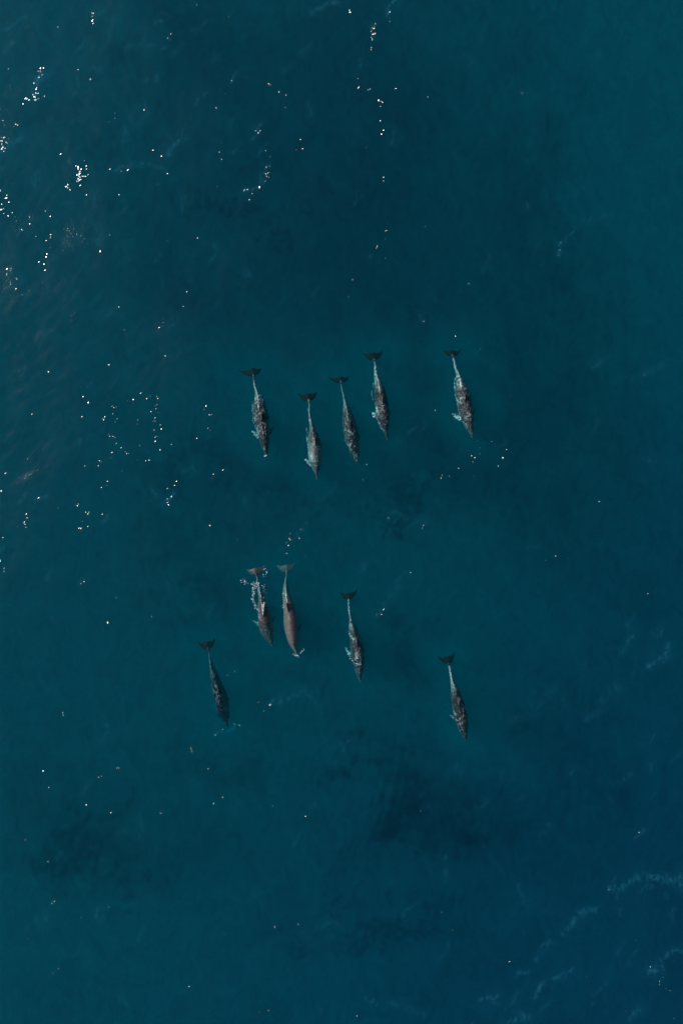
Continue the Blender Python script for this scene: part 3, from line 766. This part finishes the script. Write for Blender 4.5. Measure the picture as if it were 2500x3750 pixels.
# ------------------------------------------------------------------ blowholes
t = NT('blowhole_dark')
c = t.ramp(t.noise(t.n('ShaderNodeTexCoord').outputs['Object'], 60, 3), [(0.3, (.004, .004, .005)), (0.7, (.015, .014, .016))])
t.t.links.new(t.n('ShaderNodeBsdfPrincipled', None, Base_Color=c, Roughness=0.35).outputs[0], t.out.inputs[0])
BLOW = t.m


def blowhole(d, px, py):
    ob = d['obj']
    dg = bpy.context.evaluated_depsgraph_get()
    inv = ob.matrix_world.inverted()
    p0 = W(px, py, 0)
    hit, loc, nor, _ = ob.ray_cast(inv @ Vector((p0.x, p0.y, 2)), Vector((0, 0, -1)))
    if not hit:
        return
    bm = bmesh.new()
    bmesh.ops.create_uvsphere(bm, u_segments=16, v_segments=8, radius=1.0)
    for v in bm.verts:
        x, y, z = v.co
        y2 = y * (1 if y < 0 else .75) - 0.35 * x * x      # crescent
        v.co = Vector((x * .027, y2 * .017, z * .006))
    q_ = nor.to_track_quat('Z', 'Y').to_matrix().to_4x4()
    m = bpy.data.meshes.new('blowhole')
    bm.to_mesh(m)
    bm.free()
    m.materials.append(BLOW)
    for p in m.polygons:
        p.use_smooth = True
    o = bpy.data.objects.new('blowhole', m)
    COL.objects.link(o)
    o.parent = ob
    o.matrix_local = Matrix.Translation(loc) @ q_


bpy.context.view_layer.update()
blowhole(D[6], 1075, 2359)
blowhole(D[5], 984, 2327)

# ------------------------------------------------------------------ white water and refracted glints round the dolphins
t = NT('white_water_glints')
tcn = t.n('ShaderNodeTexCoord').outputs['Object']
c = t.ramp(t.noise(tcn, 25, 4), [(0.3, (.45, .60, .64)), (0.6, (.72, .84, .86))])
pb = t.n('ShaderNodeBsdfPrincipled', None, Base_Color=c, Roughness=0.25, IOR=1.33)
pb.inputs['Subsurface Weight'].default_value = 0.0
t.t.links.new(pb.outputs[0], t.out.inputs[0])
FLECK_MAT = t.m


def fleck(bm, p, r, rr):
    m = bmesh.ops.create_icosphere(bm, subdivisions=1, radius=1.0)
    a = rr.uniform(0, math.pi)
    sx, sy = r * rr.uniform(.7, 1.9), r * rr.uniform(.5, 1.0)
    for v in m['verts']:
        j = rr.uniform(.75, 1.25)
        x, y, z = v.co.x * sx * j, v.co.y * sy * j, v.co.z * r * .45
        v.co = Vector((p.x + x * math.cos(a) - y * math.sin(a), p.y + x * math.sin(a) + y * math.cos(a), p.z + z))


def add_flecks(label, strokes, seed, name='white_water_glints'):
    """strokes: (polyline photo px, spread px, count, size m, z0, z1)"""
    rr = random.Random(seed)
    bm = bmesh.new()
    for pts, spread, cnt, size, z0, z1 in strokes:
        seg = [math.hypot(b[0] - a[0], b[1] - a[1]) for a, b in zip(pts[:-1], pts[1:])] or [0]
        tot = sum(seg) or 1
        for _ in range(cnt):
            u = rr.uniform(0, tot)
            x, y = pts[0]
            for (a, b), s_ in zip(zip(pts[:-1], pts[1:]), seg):
                if u <= s_:
                    f = u / max(s_, 1e-6)
                    x, y = a[0] + (b[0] - a[0]) * f, a[1] + (b[1] - a[1]) * f
                    break
                u -= s_
            x += rr.gauss(0, spread)
            y += rr.gauss(0, spread)
            fleck(bm, W(x, y, rr.uniform(z0, z1)), .62 * size * rr.lognormvariate(0, .45), rr)
    m = bpy.data.meshes.new(name)
    bm.to_mesh(m)
    bm.free()
    m.materials.append(FLECK_MAT)
    for p in m.polygons:
        p.use_smooth = True
    o = bpy.data.objects.new(name, m)
    COL.objects.link(o)
    o['label'] = label
    o['category'] = 'splash'
    o['kind'] = 'stuff'
    return o


def c6(pts):        # crop px of the pair's enlargement -> photo px
    return [(850 + x / 5.407, 2030 + y / 5.407) for x, y in pts]


add_flecks('white splash of droplets around the tail stock of the surfacing dolphin', [
    (c6([(490, 590), (430, 700), (415, 800), (410, 880), (450, 990)]), 3.0, 130, .010, -.02, .03),
    (c6([(450, 980), (490, 1080), (520, 1110)]), 2.5, 45, .009, -.04, .03),
    (c6([(180, 525), (250, 530), (300, 590)]), 4.5, 26, .010, .0, .02),
    (c6([(380, 590), (500, 570), (540, 570)]), 3.0, 46, .010, .0, .04),
    (c6([(520, 570), (520, 640), (545, 740), (560, 830)]), 1.8, 80, .008, .0, .06),
    (c6([(590, 450), (665, 410), (700, 340), (630, 300)]), 2.6, 22, .011, .0, .02),
    (c6([(640, 600), (620, 690), (680, 750)]), 4.0, 22, .008, .0, .02),
    (c6([(610, 860), (650, 1030)]), 3.0, 22, .007, .0, .04)], 5)
add_flecks('curl of white water pushed up at the beak of the surfaced dolphin', [
    (c6([(1200, 1970), (1250, 2005), (1300, 2010), (1320, 2020)]), 1.6, 34, .010, .0, .02),
    (c6([(1350, 1955), (1410, 1900), (1430, 1850)]), 1.4, 18, .009, .0, .01),
    (c6([(1010, 770), (1060, 800), (1090, 830)]), 3.2, 30, .008, .0, .03),
    (c6([(990, 1030), (1010, 1050)]), 2.5, 14, .007, -.02, .01)], 6)


def c1(pts):
    return [(840 + x / 5.88, 1300 + y / 5.88) for x, y in pts]


add_flecks('tiny white splash at the beak of the upper row leftmost dolphin', [
    (c1([(740, 2185), (800, 2160)]), 1.0, 16, .010, .0, .02)], 7)
add_flecks('broken white water over the flipper of the right end dolphin in the upper row', [
    ([(1590 + 470 / 6.03, 1250 + 1700 / 6.03), (1590 + 490 / 6.03, 1250 + 1650 / 6.03)], 1.0, 9, .010, -.10, -.06),
    ([(1590 + 545 / 6.03, 1250 + 1650 / 6.03), (1590 + 590 / 6.03, 1250 + 1730 / 6.03), (1590 + 550 / 6.03, 1250 + 1710 / 6.03)], 1.3, 24, .010, -.06, -.02),
    ([(1590 + 440 / 6.03, 1250 + 990 / 6.03), (1590 + 450 / 6.03, 1250 + 1040 / 6.03)], 1.2, 9, .010, -.12, -.06)], 8)

add_flecks('added flecks of refracted teal light along the side and tail of the upper row leftmost dolphin', [  # from here down, flecks stand in for refracted light on sunlit skin
    ([(925, 1463), (924, 1500), (927, 1545), (937, 1570)], .9, 60, .0075, -.20, -.10),
    ([(930, 1405), (935, 1420), (941, 1445)], 1.6, 30, .008, -.10, -.04),
    ([(922, 1578), (938, 1598), (947, 1605)], 2.2, 26, .009, -.16, -.08)], 21)
add_flecks('pale added flecks of refracted light and white water beside the lowest dolphin of the upper row', [
    ([(1126, 1495), (1133, 1520), (1137, 1545)], 1.8, 50, .008, -.14, -.05),
    ([(1123, 1570), (1126, 1590), (1124, 1620), (1130, 1645)], 1.6, 55, .0075, -.18, -.08),
    ([(1118, 1682), (1128, 1692), (1137, 1706)], 2.4, 44, .010, -.12, -.04)], 22)
add_flecks('thin added fleck lines of refracted light beside the dark dolphin second from right in the upper row', [
    ([(1371, 1325), (1374, 1345), (1376, 1375)], 2.0, 50, .008, -.12, -.04),
    ([(1368, 1400), (1366, 1430)], .8, 16, .007, -.20, -.12),
    ([(1360, 1430), (1363, 1455), (1365, 1468)], 1.1, 22, .009, -.16, -.08),
    ([(1362, 1512), (1367, 1524), (1376, 1530)], 1.6, 30, .010, -.12, -.05),
    ([(1378, 1530), (1388, 1552), (1398, 1572)], 1.2, 30, .008, -.12, -.05)], 23)
add_flecks('added flecks of refracted light along the tail stock of the right end dolphin in the upper row', [
    ([(1658, 1310), (1664, 1335), (1668, 1352), (1676, 1370), (1681, 1390)], 1.6, 70, .009, -.10, -.03),
    ([(1668, 1380), (1663, 1400), (1664, 1440), (1668, 1455), (1675, 1485)], 1.0, 55, .008, -.20, -.10),
    ([(1660, 1518), (1672, 1522), (1682, 1530)], 2.6, 36, .009, -.14, -.06)], 24)
add_flecks('ragged pale added flecks of refracted light round the shoulder of the third dolphin in the lower group', [
    ([(1276, 2196), (1277, 2225), (1281, 2250), (1286, 2272)], 1.0, 50, .008, -.12, -.04),
    ([(1275, 2295), (1279, 2330)], .8, 20, .007, -.18, -.10),
    ([(1268, 2372), (1275, 2395), (1285, 2412), (1298, 2430)], 1.8, 60, .009, -.18, -.06),
    ([(1302, 2428), (1325, 2436)], 1.4, 26, .008, -.08, -.03)], 25)
add_flecks('pale added flecks of refracted light over the tail stock of the rightmost dolphin in the lower group', [
    ([(1644, 2438), (1648, 2458), (1652, 2480), (1652, 2500)], 1.5, 70, .009, -.12, -.04)], 26)
